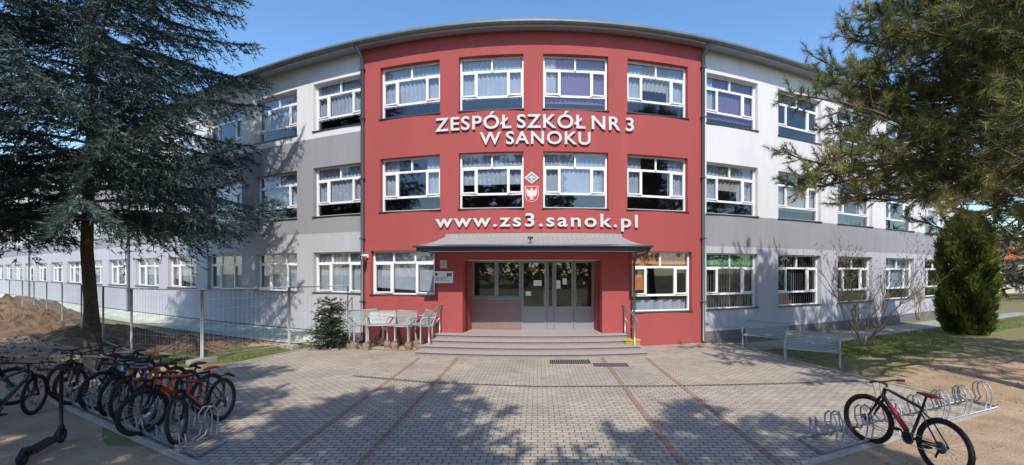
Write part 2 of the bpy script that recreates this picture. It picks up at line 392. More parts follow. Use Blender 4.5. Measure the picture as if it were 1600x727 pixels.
def text(body,x0,x1,zb,size,off,spc=1.12,spw=.5):
    cu_=bpy.data.curves.new('lt','FONT'); cu_.body=body; cu_.size=1; cu_.extrude=.02; cu_.offset=off; cu_.space_character=spc; cu_.space_word=spw; cu_.resolution_u=6
    o=bpy.data.objects.new('lt',cu_); COL.objects.link(o); bpy.context.view_layer.update()
    me=bpy.data.meshes.new_from_object(o.evaluated_get(bpy.context.evaluated_depsgraph_get()))
    X=[v.co.x for v in me.vertices]; mn,mx=min(X),max(X)
    for v in me.vertices:
        x=x0+(v.co.x-mn)/(mx-mn)*(x1-x0); z=zb+v.co.y*size; y=D-.05-v.co.z
        v.co=bend(x,y,z)
    me.materials.clear(); me.materials.append(LETTER)
    bpy.data.objects.remove(o)
    q=bpy.data.objects.new('lettering',me); COL.objects.link(q); q.parent=school
text('ZESPÓŁ SZKÓŁ NR 3',-3.5,3.28,7.46,.64,.016)
text('W SANOKU',-1.95,1.78,6.92,.60,.016)
text('www.zs3.sanok.pl',-3.5,3.42,4.14,.62,.016,1.2)
pl=MB(bend)
def poly(pts,y,m,cx,cz,sc): pl.add([(cx+p[0]*sc,y,cz+p[1]*sc) for p in pts],[tuple(range(len(pts)))],m)
ex,ez=-.2,5.25
poly([(-.5,.55),(-.5,-.2),(-.35,-.5),(0,-.65),(.35,-.5),(.5,-.2),(.5,.55)],D-.02,0,ex,ez,.42)
poly([(-.55,.6),(-.55,-.22),(-.38,-.55),(0,-.72),(.38,-.55),(.55,-.22),(.55,.6)],D-.012,1,ex,ez,.42)
poly([(-.05,.42),(.08,.42),(.07,.28),(.12,.2),(.42,.42),(.44,.1),(.36,-.2),(.2,-.28),(.14,-.2),(.1,-.42),(.2,-.5),(-.2,-.5),(-.1,-.42),(-.14,-.2),(-.2,-.28),(-.36,-.2),(-.44,.1),(-.42,.42),(-.12,.2),(-.07,.28),(-.14,.34)],D-.026,1,ex,ez,.42)
poly([(0,.5),(-.6,0),(0,-.5),(.6,0)],D-.02,1,ex,5.78,.42); poly([(0,.36),(-.42,0),(0,-.36),(.42,0)],D-.026,2,ex,5.78,.42)
poly([(-.3,-.02),(.3,-.02),(0,.18)],D-.032,1,ex,5.78,.42);poly([(-.06,-.28),(.06,-.28),(.06,0),(-.06,0)],D-.032,1,ex,5.78,.42)
pl.build('emblems',[mat('arms_red',(.6,.03,.04),.5),LETTER,mat('emblem_grey',(.25,.27,.29),.5)],school)
sg=MB(bend)
y=D-.31
sg.box(-3.42,-2.78,y-.012,y+.02,2.22,2.62,0)
sg.quad((-2.98,y-.016,2.44),(-2.82,y-.016,2.44),(-2.82,y-.016,2.56),(-2.98,y-.016,2.56),1)
for k in range(12):
    a=k*math.pi/6; cx_,cz_=-2.90+.038*math.cos(a),2.5+.038*math.sin(a); sg.quad((cx_-.006,y-.019,cz_-.006),(cx_+.006,y-.019,cz_-.006),(cx_+.006,y-.019,cz_+.006),(cx_-.006,y-.019,cz_+.006),2)
sg.quad((-3.38,y-.016,2.46),(-3.30,y-.016,2.46),(-3.30,y-.016,2.56),(-3.38,y-.016,2.56),1);sg.quad((-3.365,y-.018,2.48),(-3.33,y-.018,2.48),(-3.33,y-.018,2.53),(-3.365,y-.018,2.53),3)
for r_,(a,b) in enumerate(((-3.38,-2.95),(-3.38,-3.0),(-3.38,-3.1),(-3.38,-2.9))):
    z=2.40-r_*.035; sg.quad((a,y-.016,z),(b,y-.016,z),(b,y-.016,z+.012),(a,y-.016,z+.012),4)
sg.box(-3.22,-2.98,y-.012,y+.02,2.72,3.0,5); 
sg.build('information_board',[PVC,mat('flag_blue',(.02,.06,.4),.5),mat('flag_yellow',(.8,.6,.02),.5),mat('mark_red',(.6,.03,.03),.5),mat('print_grey',(.2,.22,.3),.6),mat('plaque',(.5,.42,.38),.4)],school)
cc=MB(bend)
cc.box(-6.10,-6.02,D-.07,D,3.12,3.24); cc.path([(-6.06,D-.05,3.18),(-6.06,D-.2,3.2)],.02,0); cc.path([(-6.08,D-.14,3.2),(-6.02,D-.42,3.14)],.05,0,10); cc.disc((-6.02,D-.425,3.14),(.2,-1,-.2),.035,.02,1,10)
cc.build('security_camera',[PVC,BLKP],school)
# ------------------------------------------------------------ ground
def sheet(name,pts,z,m,parent=None):
    mb=MB(); mb.add([(p[0],p[1],z) for p in pts],[tuple(range(len(pts)))],0); return mb.build(name,[m],parent)
SOIL=mat('soil',(.26,.18,.12),.97,0,nscale=1.3,col2=(.44,.33,.23),bump=1,bscale=25,spec=.1)
SOILD=mat('dug_earth',(.085,.055,.037),.97,0,nscale=2.5,col2=(.21,.145,.098),bump=1,bscale=14,spec=.1)
GRASSM=mat('grass_turf',(.09,.10,.035),.95,0,nscale=3,col2=(.17,.18,.07),bump=.8,bscale=40,spec=.1)
FIELD=mat('field_ground',(.22,.17,.10),.97,0,nscale=.35,col2=(.16,.17,.07),bump=.6,bscale=20,spec=.1)
sheet('ground',[(-500,-300),(500,-300),(500,700),(-500,700)],0,FIELD)
def rough(pts,j=.25,step=.5):
    out=[]
    for i in range(len(pts)):
        a=Vector(pts[i]);b=Vector(pts[(i+1)%len(pts)]);n=max(1,int((b-a).length/step))
        for k in range(n):
            p=a.lerp(b,k/n); q=noise.noise_vector(Vector((p.x*.8,p.y*.8,3)))
            out.append((p.x+q.x*j*2,p.y+q.y*j*2))
    return out
sheet('soil_patch',rough([(3.4,5.5),(4,-2),(40,-2),(60,22),(25,16),(11.5,12.6),(7.6,10)],.2),.004,SOIL)
sheet('soil_patch',rough([(-4.6,5.7),(-3.5,-2),(-40,-2),(-60,40),(-30,24),(-8.5,15.5),(-9.5,11),(-9.8,8.7)],.2),.004,SOIL)
PAVE=brickmat('paving_blocks',(.49,.435,.365),(.38,.345,.30),(.14,.12,.10),ms=.010,stain=.3)
PAVR=brickmat('red_paving_blocks',(.38,.25,.20),(.34,.21,.165),(.13,.10,.09),ms=.010)
pv=[(-4.57,5.77),(-3.2,5.0),(-2.5,-3),(2.5,-3),(3.0,4.8),(3.55,5.77),(8.7,8.15),(7.8,10.56),(7.1,13.9),(7.1,15.6),(-7.2,15.6),(-7.55,14.8),(-8.4,12.2),(-9.7,8.6)]
sheet('forecourt_paving',pv,.016,PAVE)
for x,y0,y1 in ((1.88,-2,12.85),(3.2,5.2,12.85),(-2.45,-2,12.85),(-3.6,5.4,12.85)):
    sheet('red_paving_band',[(x,y0),(x+.11,y0),(x+.11,y1),(x,y1)],.020,PAVR)
sheet('red_paving_band',[(-6.8,14.4),(-3.7,13.9),(-3.7,14.1),(-6.8,14.6)],.020,PAVR)
ke=MB()
def kerb(pts):
    for i in range(len(pts)-1):
        a=Vector((*pts[i],0));b=Vector((*pts[i+1],0)); d=(b-a); L_=d.length; d/=L_; nn=Vector((-d.y,d.x,0)); n=max(1,int(L_))
        for k in range(n):
            p=a+d*(L_*k/n+.006); q=a+d*(L_*(k+1)/n-.006)
            z=.05+random.uniform(-.004,.004)
            vs=[p,q,q+nn*.07,p+nn*.07]; vs=[tuple(v) for v in vs]+[(v.x,v.y,z) for v in vs]
            ke.add(vs,[(4,5,6,7),(0,1,5,4),(1,2,6,5),(2,3,7,6),(3,0,4,7)],0)
kerb([(-3.4,5.1),(-4.57,5.77),(-9.7,8.6)]); kerb([(-9.7,8.6),(-8.4,12.2),(-7.55,14.8),(-7.3,15.6)])
kerb([(7.1,13.9),(7.8,10.56),(8.7,8.15),(3.55,5.77),(3.1,4.9)])
ke.build('paving_kerb',[CONC])
dc=MB(); pts=[(-4.6,10.6),(-2.5,9.95),(0,9.6),(3,9.65),(5.5,9.85),(7.6,10.1)]
for i in range(len(pts)-1):
    a=Vector((*pts[i],.0));b=Vector((*pts[i+1],0)); d=(b-a);n=int(d.length/.1)
    for k in range(n):
        p=a+d*(k/n);q=a+d*((k+.62)/n)
        dc.quad((p.x,p.y,.0225),(q.x,q.y,.0225),(q.x,q.y+.1,.0225),(p.x,p.y+.1,.0225),0)
    dc.quad((a.x,a.y-.02,.019),(b.x,b.y-.02,.019),(b.x,b.y+.12,.019),(a.x,a.y+.12,.019),1)
dc.build('drain_channel',[mat('rusty_grate',(.10,.075,.06),.7),mat('drain_dark',(.22,.19,.17),.9)])
dm=MB()
for (x0,x1,y0,y1) in ((.35,1.5,12.05,12.55),(1.55,2.5,11.7,12.1)):
    dm.box(x0,x1,y0,y1,.018,.028,0)
    for k in range(18):
        xx=x0+.03+k*(x1-x0-.06)/18; dm.box(xx,xx+.025,y0+.03,y1-.03,.0285,.034,1)
dm.build('door_mat_grate',[mat('mat_black',(.03,.03,.03),.8),STEEL])
sheet('building_path',[(7.17,14.2),(9,14.6),(14,17.5),(20.8,21.2),(30.5,26.2),(31,27.6),(20.8,22.7),(13,18.3),(8,15.75),(7.17,15.6)],.012,brickmat('path_blocks',(.40,.38,.35),(.34,.32,.3),(.15,.14,.13)))
bl=MB(bend)
for i in range(30):
    a=-7-i*1.3;b=a-1.3
    bl.quad((b,D-1.2,.03),(a,D-1.2,.03),(a,D-.5,.03),(b,D-.5,.03),0); bl.quad((b,D-.5,.03),(a,D-.5,.03),(a,D+.1,.28),(b,D+.1,.28),0)
bl.build('foundation_membrane',[mat('membrane',(.42,.45,.38),.8,nscale=2,namt=.35,bump=.6,bscale=6)])
def grass(name,poly_,dens,h=.09):
    P=np.array(poly_); mn=P.min(0);mx=P.max(0); n=int((mx-mn).prod()*dens); q=rng.uniform(mn,mx,(n,2))
    ins=np.zeros(n,bool);k=len(P)
    for i in range(k):
        a=P[i];b=P[(i+1)%k]; c=((a[1]>q[:,1])!=(b[1]>q[:,1]))&(q[:,0]<(b[0]-a[0])*(q[:,1]-a[1])/(b[1]-a[1]+1e-12)+a[0]); ins^=c
    q=q[ins]; 
    nz=np.array([noise.noise(Vector((x*.9,y*.9,1))) for x,y in q]); q=q[nz>-.15]
    p=np.c_[q,np.full(len(q),.005)]; up=np.tile([0,0,1.],(len(q),1))
    T=needles(p,up,3,h,.016,.5); T[:,:2,2]=np.clip(T[:,:2,2],0,.02)
    sh=sheet(name,rough(poly_,.2),.008,GRASSM)
    trimesh('blades',T,rng.integers(0,3,len(T)),[leafmat('g1',(.12,.20,.03)),leafmat('g2',(.18,.25,.05)),leafmat('g3',(.27,.26,.10))],sh)
grass('lawn',[(7.4,14.1),(8.1,12.6),(12,13.3),(17,17),(30,24),(30,26),(21,21.1),(14,17.4),(9.2,14.5)],110)
grass('lawn',[(-9.7,11.6),(-8.7,12.4),(-7.7,14.6),(-7.9,15.6),(-9.5,15.0),(-12,13)],110)
grass('lawn',[(-30,17),(-16,12.2),(-12.5,9.5),(-14,8),(-19,9),(-34,15)],40)
def mound(cx,cy,sx,sy,h,ang,seed):
    n,m_=70,34; vs=[];fs=[]
    for i in range(n+1):
        for j in range(m_+1):
            u=i/n*2-1;v=j/m_*2-1; e=max(0,1-u*u)**.8*max(0,1-v*v)
            q=Vector((u*sx*.9+seed,v*sy*.9,seed))
            z=e*h*(.8+.5*noise.noise(q*1.1)+.35*noise.noise(q*3)+.25*noise.noise(q*8))-.03
            x=u*sx*math.cos(ang)-v*sy*math.sin(ang)+cx; y=u*sx*math.sin(ang)+v*sy*math.cos(ang)+cy
            vs.append((x,y,z))
    for i in range(n):
        for j in range(m_): a=i*(m_+1)+j; fs.append((a,a+m_+1,a+m_+2,a+1))
    mb=MB(); mb.add(vs,fs,0); return mb.build('earth_mound',[SOILD])
mound(-25,20.5,5.5,2.2,.85,.45*-1,2); mound(-17.5,17.2,3.5,1.5,.5,-.5,5); mound(-33,27,7,2.5,1.0,-.6,9); mound(-13,15.4,3,1.2,.3,-.4,11)
def clods(name,n,reg,smin,smax,m):
    V=[]
    base=np.array([[1,0,-.3],[-.5,.87,-.3],[-.5,-.87,-.3],[0,0,.8]]); F=[(0,1,3),(1,2,3),(2,0,3)]
    c=rng.uniform([reg[0],reg[2],0],[reg[1],reg[3],0.001],(n,3)); s=rng.uniform(smin,smax,n)**1
    for f in F:
        t=base[list(f)][None]*s[:,None,None]*rng.uniform(.6,1.3,(n,1,3))
        if f==F[0]: a0=rng.uniform(0,6.28,n)
        R=np.stack([np.cos(a0),-np.sin(a0),np.sin(a0),np.cos(a0)],1).reshape(n,2,2)
        xy=np.einsum('nij,nkj->nki',R,t[:,:,:2]); t=np.concatenate([xy,t[:,:,2:]],2); V.append(t+c[:,None])
    V=np.concatenate(V); trimesh(name,V,np.zeros(len(V)),[m])
clods('soil_clods',2500,(8.8,24,4,13),.01,.05,SOIL); clods('soil_clods',4500,(-32,-9.8,5,17),.012,.09,SOILD); clods('soil_clods',600,(-12,-4.6,3,5.6),.01,.03,SOILD)
clods('soil_clods',700,(4.6,9,3,7.2),.006,.022,SOILD)
clods('fallen_cones_and_leaves',500,(-7,7,5,13),.006,.018,BARKT)

# ------------------------------------------------------------ trees
def trunk(mb,pts,rs,m=0,n=12): mb.path(pts,list(rs),m,n)
def spruce(name,x,y,H,R,z0,nb,pw,mats,seed,rt=.24,needle=(.15,.022),nper=8,dens=1.0,droop=.45):
    rg=random.Random(seed); e=empty(name,(0,0,0))
    tr=MB(); k=12; tp=[(x+.06*math.sin(i*1.3+seed),y+.06*math.cos(i*1.7),H*i/k) for i in range(k+1)]
    trunk(tr,tp,[rt*(1.35 if i==0 else 1-.93*i/k) for i in range(k+1)])
    P=[];Dd=[]; mi=[]
    for b in range(nb):
        t=(b+rg.random())/nb; t=t**1.15; z=z0+t*(H-z0)+rg.uniform(-.2,.2); az=b*2.399+rg.uniform(-.5,.5)
        L=R*(1-t)**pw*rg.uniform(.55,1.15)
        if L<.3: L=.3
        d=Vector((math.cos(az),math.sin(az),0)); dr_=rg.uniform(.05,.55)*(1-t*.8); up_=rg.uniform(.05,.3)
        pts=[]
        for q in range(9):
            s=q/8; pts.append(Vector((x,y,z))+d*L*s+Vector((0,0,L*(up_*s-dr_*s*s+ .16*s**4))))
        tr.path(pts,[.045*(1-s/8)*L/4+.008 for s in range(9)],1,5,cap=False)
        side=Vector((-d.y,d.x,0)); bm_=rg.choice([0,0,1,1,2])
        ns=int(L/.15*dens)+2
        for i in range(ns):
            s=.12+.88*i/ns; f=s*8; i0=min(7,int(f)); p=pts[i0].lerp(pts[i0+1],f-i0); tg=(pts[i0+1]-pts[i0]).normalized()
            for sg_ in (-1,1):
                l2=(.26*L*(1-s)**.8*min(1,s*4)+.25)*rg.uniform(.5,1.25)
                dd=(tg*.75+side*sg_*rg.uniform(.4,.9)+Vector((0,0,-droop+rg.uniform(-.35,.45)))).normalized()
                nn=max(1,int(l2/.14)); hang=rg.uniform(.1,.6)
                for j in range(nn+1):
                    w=j/(nn); pp=p+dd*l2*w+Vector((0,0,-hang*l2*w*w)); P.append(pp); Dd.append(dd); mi.append(bm_ if rg.random()<.7 else rg.choice([0,1,2]))
            P.append(p);Dd.append(tg);mi.append(bm_)
    P=np.array([tuple(p) for p in P]);Dd=np.array([tuple(p) for p in Dd]);mi=np.array(mi)
    T=needles(P,Dd,nper,needle[0],needle[1],.5)
    tr.build('trunk',[BARK,BARKT],e); trimesh('foliage',T,np.repeat(mi,nper),mats,e)
    return e
SP=[leafmat('spruce_dark',(.028,.048,.046),.15),leafmat('spruce_blue',(.055,.09,.09),.15),leafmat('spruce_light',(.11,.155,.145),.2)]
spruce('spruce_tree',-14,13.4,20,5.7,4.0,155,.5,SP,1,.18,needle=(.17,.034),nper=6)
spruce('spruce_tree',-16.0,9.4,19,5.2,3.5,125,.55,SP,2,.2,needle=(.17,.034),nper=6)
PN=[leafmat('pine_dark',(.06,.08,.028),.2),leafmat('pine_mid',(.15,.17,.055),.25),leafmat('pine_light',(.30,.285,.115),.3)]
def pine(name,x,y,H,z0,nb,Lr,seed,rt=.2,azs=None,nper=20,nl=.15,nw=.011,tw=.17,full=True):
    rg=random.Random(seed); e=empty(name); tr=MB()
    k=10; trunk(tr,[(x+.12*math.sin(i*.9),y+.1*math.cos(i*1.1),H*i/k) for i in range(k+1)],[rt*(1-.85*i/k)*(1.3 if i==0 else 1) for i in range(k+1)])
    P=[];Dd=[];mi=[]
    for b in range(nb):
        t=(b+rg.random())/nb; z=z0+t*(H-z0); az=(b*2.399+rg.uniform(-.5,.5)) if azs is None or rg.random()<.35 else rg.uniform(*azs)
        L=rg.uniform(*Lr)*(1-t)**.45; L=max(L,.5)
        d=Vector((math.cos(az),math.sin(az),0)); side=Vector((-d.y,d.x,0)); dr_=rg.uniform(-.15,.35); wob=rg.uniform(-.3,.3)
        pts=[Vector((x,y,z))+d*L*s+side*(wob*L*s*s+.04*L*math.sin(s*9+b))+Vector((0,0,L*(.1*s-dr_*s*s+.12*s**3)+.07*L*s*math.sin(s*7+b)))for s in [q/10 for q in range(11)]]
        tr.path(pts,[.06*(1-q/10)*L/5+.012 for q in range(11)],1,6,cap=False); bm_=rg.choice([0,1,1,2])
        ns=int(L/tw)+2
        for i in range(ns):
            s=.25+.75*i/ns; f=s*10;i0=min(9,int(f)); p=pts[i0].lerp(pts[i0+1],f-i0); tg=(pts[i0+1]-pts[i0]).normalized()
            sg_=1 if i%2 else -1
            l2=(.26*L*(1-s)+.25)*rg.uniform(.4,1.2)
            dd=(tg*.6+side*sg_*rg.uniform(.2,1)+Vector((0,0,rg.uniform(-.7,.85)))).normalized()
            q1=p+dd*l2*.5; q2=p+dd*l2+Vector((0,0,.15*l2)); tr.path([p,q1,q2],[.014,.010,.006],1,4,cap=False)
            mm=bm_ if rg.random()<.5 else rg.choice([0,1,2])
            for j in range(rg.choice([2,3,4])):
                w=1-j*.12/max(l2,.2)
                if w<.15: break
                P.append(p+dd*l2*w+Vector((0,0,.15*l2*w*w))); Dd.append((dd+Vector((0,0,.3))).normalized()); mi.append(mm)
            for j in range(rg.choice([1,2,3])):
                d3=(dd*.6+side*rg.uniform(-1,1)+Vector((0,0,rg.uniform(-.6,.9)))).normalized(); o=q2-dd*l2*rg.uniform(0,.5); u=rg.uniform(.15,.32)
                tr.path([o,o+d3*u],[.006,.004],1,3,cap=False)
                for ww in (1,.55): P.append(o+d3*u*ww);Dd.append(d3);mi.append(mm)
        P.append(pts[-1]);Dd.append(tg);mi.append(2)
    P=np.array([tuple(p) for p in P]);Dd=np.array([tuple(p) for p in Dd]);mi=np.array(mi)
    T=needles(P,Dd,nper,nl,nw,.75)
    tr.build('trunk',[BARK,BARKT],e); trimesh('foliage',T,np.repeat(mi,nper),PN,e); return e
pine('pine_tree',10.9,8.7,11.5,4.0,105,(3.8,6.0),4,.22,azs=(2.2,4.0),nl=.15,nw=.012,nper=22)
pine('pine_tree',15.5,11.5,10.5,3.4,70,(3.2,4.8),8,.22,nper=20,nl=.16,nw=.016)
for i,(x,y,H,sd,nb) in enumerate(((-7.5,-.8,13,21,80),(-2.6,-3.0,13,22,80),(3.5,-4.2,13,23,46),(-12,.2,14,24,80),(13,-5.5,12,25,46))):
    pine('pine_tree',x,y,H,4.5,nb,(2.8,4.8),sd,.2,nper=12,nl=.22,nw=.045,tw=.22)
def thuja(name,x,y,H,R,seed):
    e=empty(name); n=9000; t=rng.uniform(0,1,n); az=rng.uniform(0,6.283,n)
    prof=np.minimum(1,.8+t*1.2)*np.minimum(1,((1-t)*5+.02))**.6; bump_=1+.10*np.sin(az*5+t*14)+.08*np.sin(az*9-t*23)
    r=R*prof*bump_*rng.uniform(.75,1.08,n)
    P=np.c_[x+r*np.cos(az),y+r*np.sin(az),.1+t*H]; Dd=norm(np.c_[np.cos(az)*.5,np.sin(az)*.5,np.full(n,1.)])
    T=needles(P,Dd,7,.17,.05,.35); mi=np.clip((np.sin(az*5+t*14)+rng.normal(0,.7,n))+1,0,2.9).astype(int)
    trimesh('foliage',T,np.repeat(mi,7),[leafmat('th1',(.06,.09,.02),.25),leafmat('th2',(.15,.19,.04),.25),leafmat('th3',(.25,.28,.06),.25)],e)
    mb=MB(); mb.path([(x,y,0),(x,y,H*.9)],[.12,.03],0); 
    mb.path([(x,y,.15+H*.9*i/10) for i in range(11)],[R*.6*min(1,.7+i*.1)*min(1,(1-i/10)*4+.03)**.6 for i in range(11)],1,12)
    mb.build('trunk',[BARK,leafmat('th0',(.015,.022,.01),.1)],e)
thuja('thuja_tree',18,18,4.9,.80,1)
e=spruce('christmas_tree',-7.0,14.5,1.6,.62,.22,70,.8,[leafmat('fir1',(.03,.055,.025)),leafmat('fir2',(.05,.085,.035)),leafmat('fir3',(.07,.10,.045))],5,.025,needle=(.07,.018),nper=8,dens=2.0,droop=.1)
mb=MB(); mb.path([(-7,14.5,.02),(-7,14.5,.26)],[.13,.17],0,14); mb.build('pot',[BLKP],e)
def shrub(name,x,y,H,n0,seed,mt,buds=True):
    rg=random.Random(seed); mb=MB(); B=[]
    def grow(p,d,L,r,lv):
        pts=[p]; q=p.copy(); dd=d.copy()
        for i in range(4):
            dd=(dd+Vector((rg.uniform(-.18,.18),rg.uniform(-.18,.18),rg.uniform(-.02,.12)))).normalized(); q=q+dd*L/4; pts.append(q.copy())
        mb.path(pts,[r,r*.85,r*.7,r*.55,r*.4],0,5 if lv<2 else 3,cap=False)
        if lv<3:
            for i in range(rg.choice([3,4,4])):
                k=rg.choice([1,2,3,4]); nd=(dd+Vector((rg.uniform(-.8,.8),rg.uniform(-.8,.8),rg.uniform(-.1,.5)))).normalized(); grow(pts[k],nd,L*rg.uniform(.5,.75),r*.5,lv+1)
        else: B.extend([tuple(pts[2]),tuple(pts[4])])
    for i in range(n0):
        a=rg.uniform(0,6.28); s=rg.uniform(.2,.6); grow(Vector((x+.1*math.cos(a),y+.1*math.sin(a),0)),Vector((math.cos(a)*s,math.sin(a)*s,1)).normalized(),H*.5,.028 if H>2 else .01,0)
    e=empty(name); mb.build('branches',[mt],e)
    if buds:
        P=np.array(B); T=needles(P,np.tile([0,0,1.],(len(P),1)),3,.05,.022,.8); trimesh('buds',T,np.zeros(len(T)),[leafmat('buds',(.30,.27,.10))],e)
SHR=mat('shrub_bark',(.34,.26,.18),.9)
shrub('bare_shrub',11.5,15.1,3.9,8,1,SHR); shrub('bare_shrub',20.6,23,2.2,5,2,SHR); shrub('bare_shrub',-22.5,18.2,1.6,4,3,SHR,False); shrub('bare_shrub',-19,17,1.3,4,4,SHR,False)
n=2600; ang=rng.uniform(.55,1.45,n); rr=rng.uniform(55,110,n); P=np.c_[rr*np.sin(ang),rr*np.cos(ang),rng.uniform(0,1,n)**.8*(5+3*np.sin(ang*23)+2*np.sin(ang*61+1))]
n2=1200; P2=np.c_[rng.uniform(-180,-45,n2),rng.uniform(60,110,n2),rng.uniform(0,8,n2)]
P3=np.c_[rng.uniform(-60,60,3000),rng.uniform(-60,-38,3000),rng.uniform(0,1,3000)**.7*9]
P=np.concatenate([P,P2,P3])
T=needles(P,norm(rng.normal(0,1,(len(P),3))),16,1.2,.22,.9); trimesh('distant_trees',T,rng.integers(0,3,len(T)),[leafmat('d1',(.05,.055,.03)),leafmat('d2',(.10,.085,.05)),leafmat('d3',(.14,.125,.07))])
hs=MB(); hs.box(48,60,52,62,0,4,0); hs.add([(47,51.5,4),(61,51.5,4),(61,62.5,4),(47,62.5,4),(47,57,8),(61,57,8)],[(0,1,5,4),(2,3,4,5),(0,4,3),(1,2,5)],1)
for x in (50,54,57.5): hs.box(x,x+1.2,51.9,52.02,1.2,2.8,2)
hs.build('distant_house',[mat('house_plaster',(.6,.56,.48),.9),mat('red_roof_tile',(.35,.10,.06),.8,nscale=3,namt=.3),SILL])
lp=MB(); lp.path([(24.5,23,0),(24.5,23,6.5)],[.09,.06],0,10); lp.path([(24.5,23,6.4),(24.2,22.6,6.9),(23.6,22,7)],.035,0,8); lp.box(23.2,23.7,21.8,22.05,6.94,7.04,0); lp.build('street_lamp',[CONC])

# ------------------------------------------------------------ street furniture
fe=MB(); fp=[(-6.95,15.75),(-8.4,14.5),(-9.55,12.2),(-12.6,13.3),(-15.4,15.2),(-18.4,17.3),(-21.4,19.3),(-24.5,21.4),(-27.6,23.5),(-31,25.8),(-34.5,28)]
for i in range(len(fp)-1):
    a=Vector((*fp[i],0));b=Vector((*fp[i+1],0)); d=b-a; z0,z1=.15,2.08
    c=a+d*.01;e_=b-d*.01
    for p in (c,e_): fe.path([p+Vector((0,0,.05)),p+Vector((0,0,z1))],.021,0,7)
    for z in (z0,z1): fe.path([c+Vector((0,0,z)),e_+Vector((0,0,z))],.018,0,6)
    n=int(d.length/.13)
    for k in range(1,n): p=c.lerp(e_,k/n); fe.path([p+Vector((0,0,z0)),p+Vector((0,0,z1))],.002,0,3,cap=False)
    for z in np.arange(.4,2,.28): fe.path([c+Vector((0,0,z)),e_+Vector((0,0,z))],.002,0,3,cap=False)
    nn=Vector((-d.y,d.x,0)).normalized(); fe.box(-.35,.35,-.11,.11,0.0,.14,1,R=Matrix.Translation(a)@Matrix.Rotation(math.atan2(nn.y,nn.x),4,'Z'))
fe.build('construction_fence',[mat('fence_zinc',(.30,.31,.32),.5,.5),CONC])
def bench(loc,rz,tilt=0,ext=0,L=1.35):
    b=MB(); prof=[(0,.40),(.03,.435),(.1,.44),(.2,.425),(.3,.415),(.40,.42),(.45,.45),(.49,.53),(.52,.62),(.55,.71),(.58,.80),(.59,.84)]
    prof=[(y,z+ext) for y,z in prof]
    for i in range(len(prof)-1):
        (y0,z0),(y1,z1)=prof[i],prof[i+1]
        m=2 if (y1-y0)>.06 or (z1-z0)>.06 else 1
        for q in range(m):
            ya=y0+(y1-y0)*(q+.1)/m; yb_=y0+(y1-y0)*(q+.74)/m; za=z0+(z1-z0)*(q+.1)/m; zb_=z0+(z1-z0)*(q+.74)/m
            n_=Vector((0,-(zb_-za),yb_-ya)).normalized()*.006
            vs=[(-L/2,ya,za),(L/2,ya,za),(L/2,yb_,zb_),(-L/2,yb_,zb_)]; vs+=[(x,y+n_.y,z+n_.z) for x,y,z in vs]
            b.add(vs,[(0,3,2,1),(4,5,6,7),(0,1,5,4),(1,2,6,5),(2,3,7,6),(3,0,4,7)],0)
    for x in (-L/2-.02,0,L/2+.02): b.path([(x,y,z-.012) for y,z in prof],.010,0,5)
    b.path([(-L/2,prof[0][0],prof[0][1]),(L/2,prof[0][0],prof[0][1])],.017,0,8); b.path([(-L/2,.595,.85+ext),(L/2,.595,.85+ext)],.017,0,8)
    for x in (-L/2-.02,L/2+.02):
        b.path([(x,.04,0),(x,.04,.3+ext),(x,.02,.55+ext),(x,.06,.64+ext),(x,.15,.66+ext),(x,.4,.655+ext),(x,.53,.64+ext)],.026,0,8)
        b.path([(x,.5,0),(x,.44,.25+ext),(x,.45,.42+ext),(x,.53,.64+ext),(x,.6,.86+ext)],.026,0,8)
        b.path([(x,.04,.38+ext),(x,.44,.38+ext)],.018,0,8)
        for y in (.04,.5):
            if ext:
                b.path([(x,y,0.0),(x+random.uniform(-.02,.02),y,.08),(x,y+random.uniform(-.02,.02),.2),(x,y,.27)],[.10+random.uniform(-.02,.02),.13,.12,.06],1,8)
            else: b.disc((x,y,.01),(0,0,1),.05,.02,0,10)
    return b.build('park_bench',[STEELD,mat('footing_concrete',(.25,.18,.125),.95,nscale=12,namt=.3,bump=.8,bscale=40)],None,loc,(tilt,0,rz))
bench((7.55,14.4,.016),-.75,L=1.25); bench((7.6,11.9,.01),-.6,L=1.25)
bench((-5.75,14.65,.016),.75,.03,.38,.95); bench((-5.2,14.2,.016),.25,-.04,.40,.85); bench((-4.7,14.35,.016),-.35,.05,.36,.8); bench((-4.15,14.3,.016),-.9,-.03,.42,.9)
yb=MB(); yb.path([(3.05,13.75,.016),(3.05,13.75,.40)],[.20,.24],0,4); yb.path([(3.05,13.75,.40),(3.05,13.75,.45)],[.26,.25],0,4); yb.s=[False]*len(yb.f); yb.build('grit_bin',[YEL])
def rack(x0,y0,x1,y1,n,sgn=1):
    b=MB(); d=Vector((x1-x0,y1-y0,0))
    for o in (-.02,.5): b.path([(x0,y0+o,.05),(x1,y1+o,.05)],.022,0,7)
    for i in range(n):
        p=Vector((x0,y0,0))+d*((i+.5)/n)
        for dx in (-.045,.045):
            prof=[(-.02,.05),(-.06,.25),(-.05,.42),(.02,.52),(.12,.54),(.2,.47),(.2,.35),(.14,.24),(.2,.15),(.36,.12),(.5,.2),(.56,.30),(.54,.12),(.5,.05)]
            pts=[(p.x+dx,p.y+(y if sgn>0 else .48-y),z) for y,z in prof]; b.path(pts,.012,0,6)
        for q in ((.02,.52),(.2,.35)): 
            yy=q[0] if sgn>0 else .48-q[0]; b.path([(p.x-.045,p.y+yy,q[1]),(p.x+.045,p.y+yy,q[1])],.010,0,6)
    for q in (0,1):
        p=Vector((x0,y0,0))+d*q; b.path([(p.x,p.y-.02,.05),(p.x,p.y+.5,.05)],.022,0,7)
    return b.build('bicycle_rack',[mat('rack_zinc',(.34,.35,.36),.5,.5,nscale=20,namt=.2)],None,(0,0,.016))
rack(-4.7,5.95,-9.7,8.72,8,-1); rack(4.0,6.05,8.6,8.05,7,1)
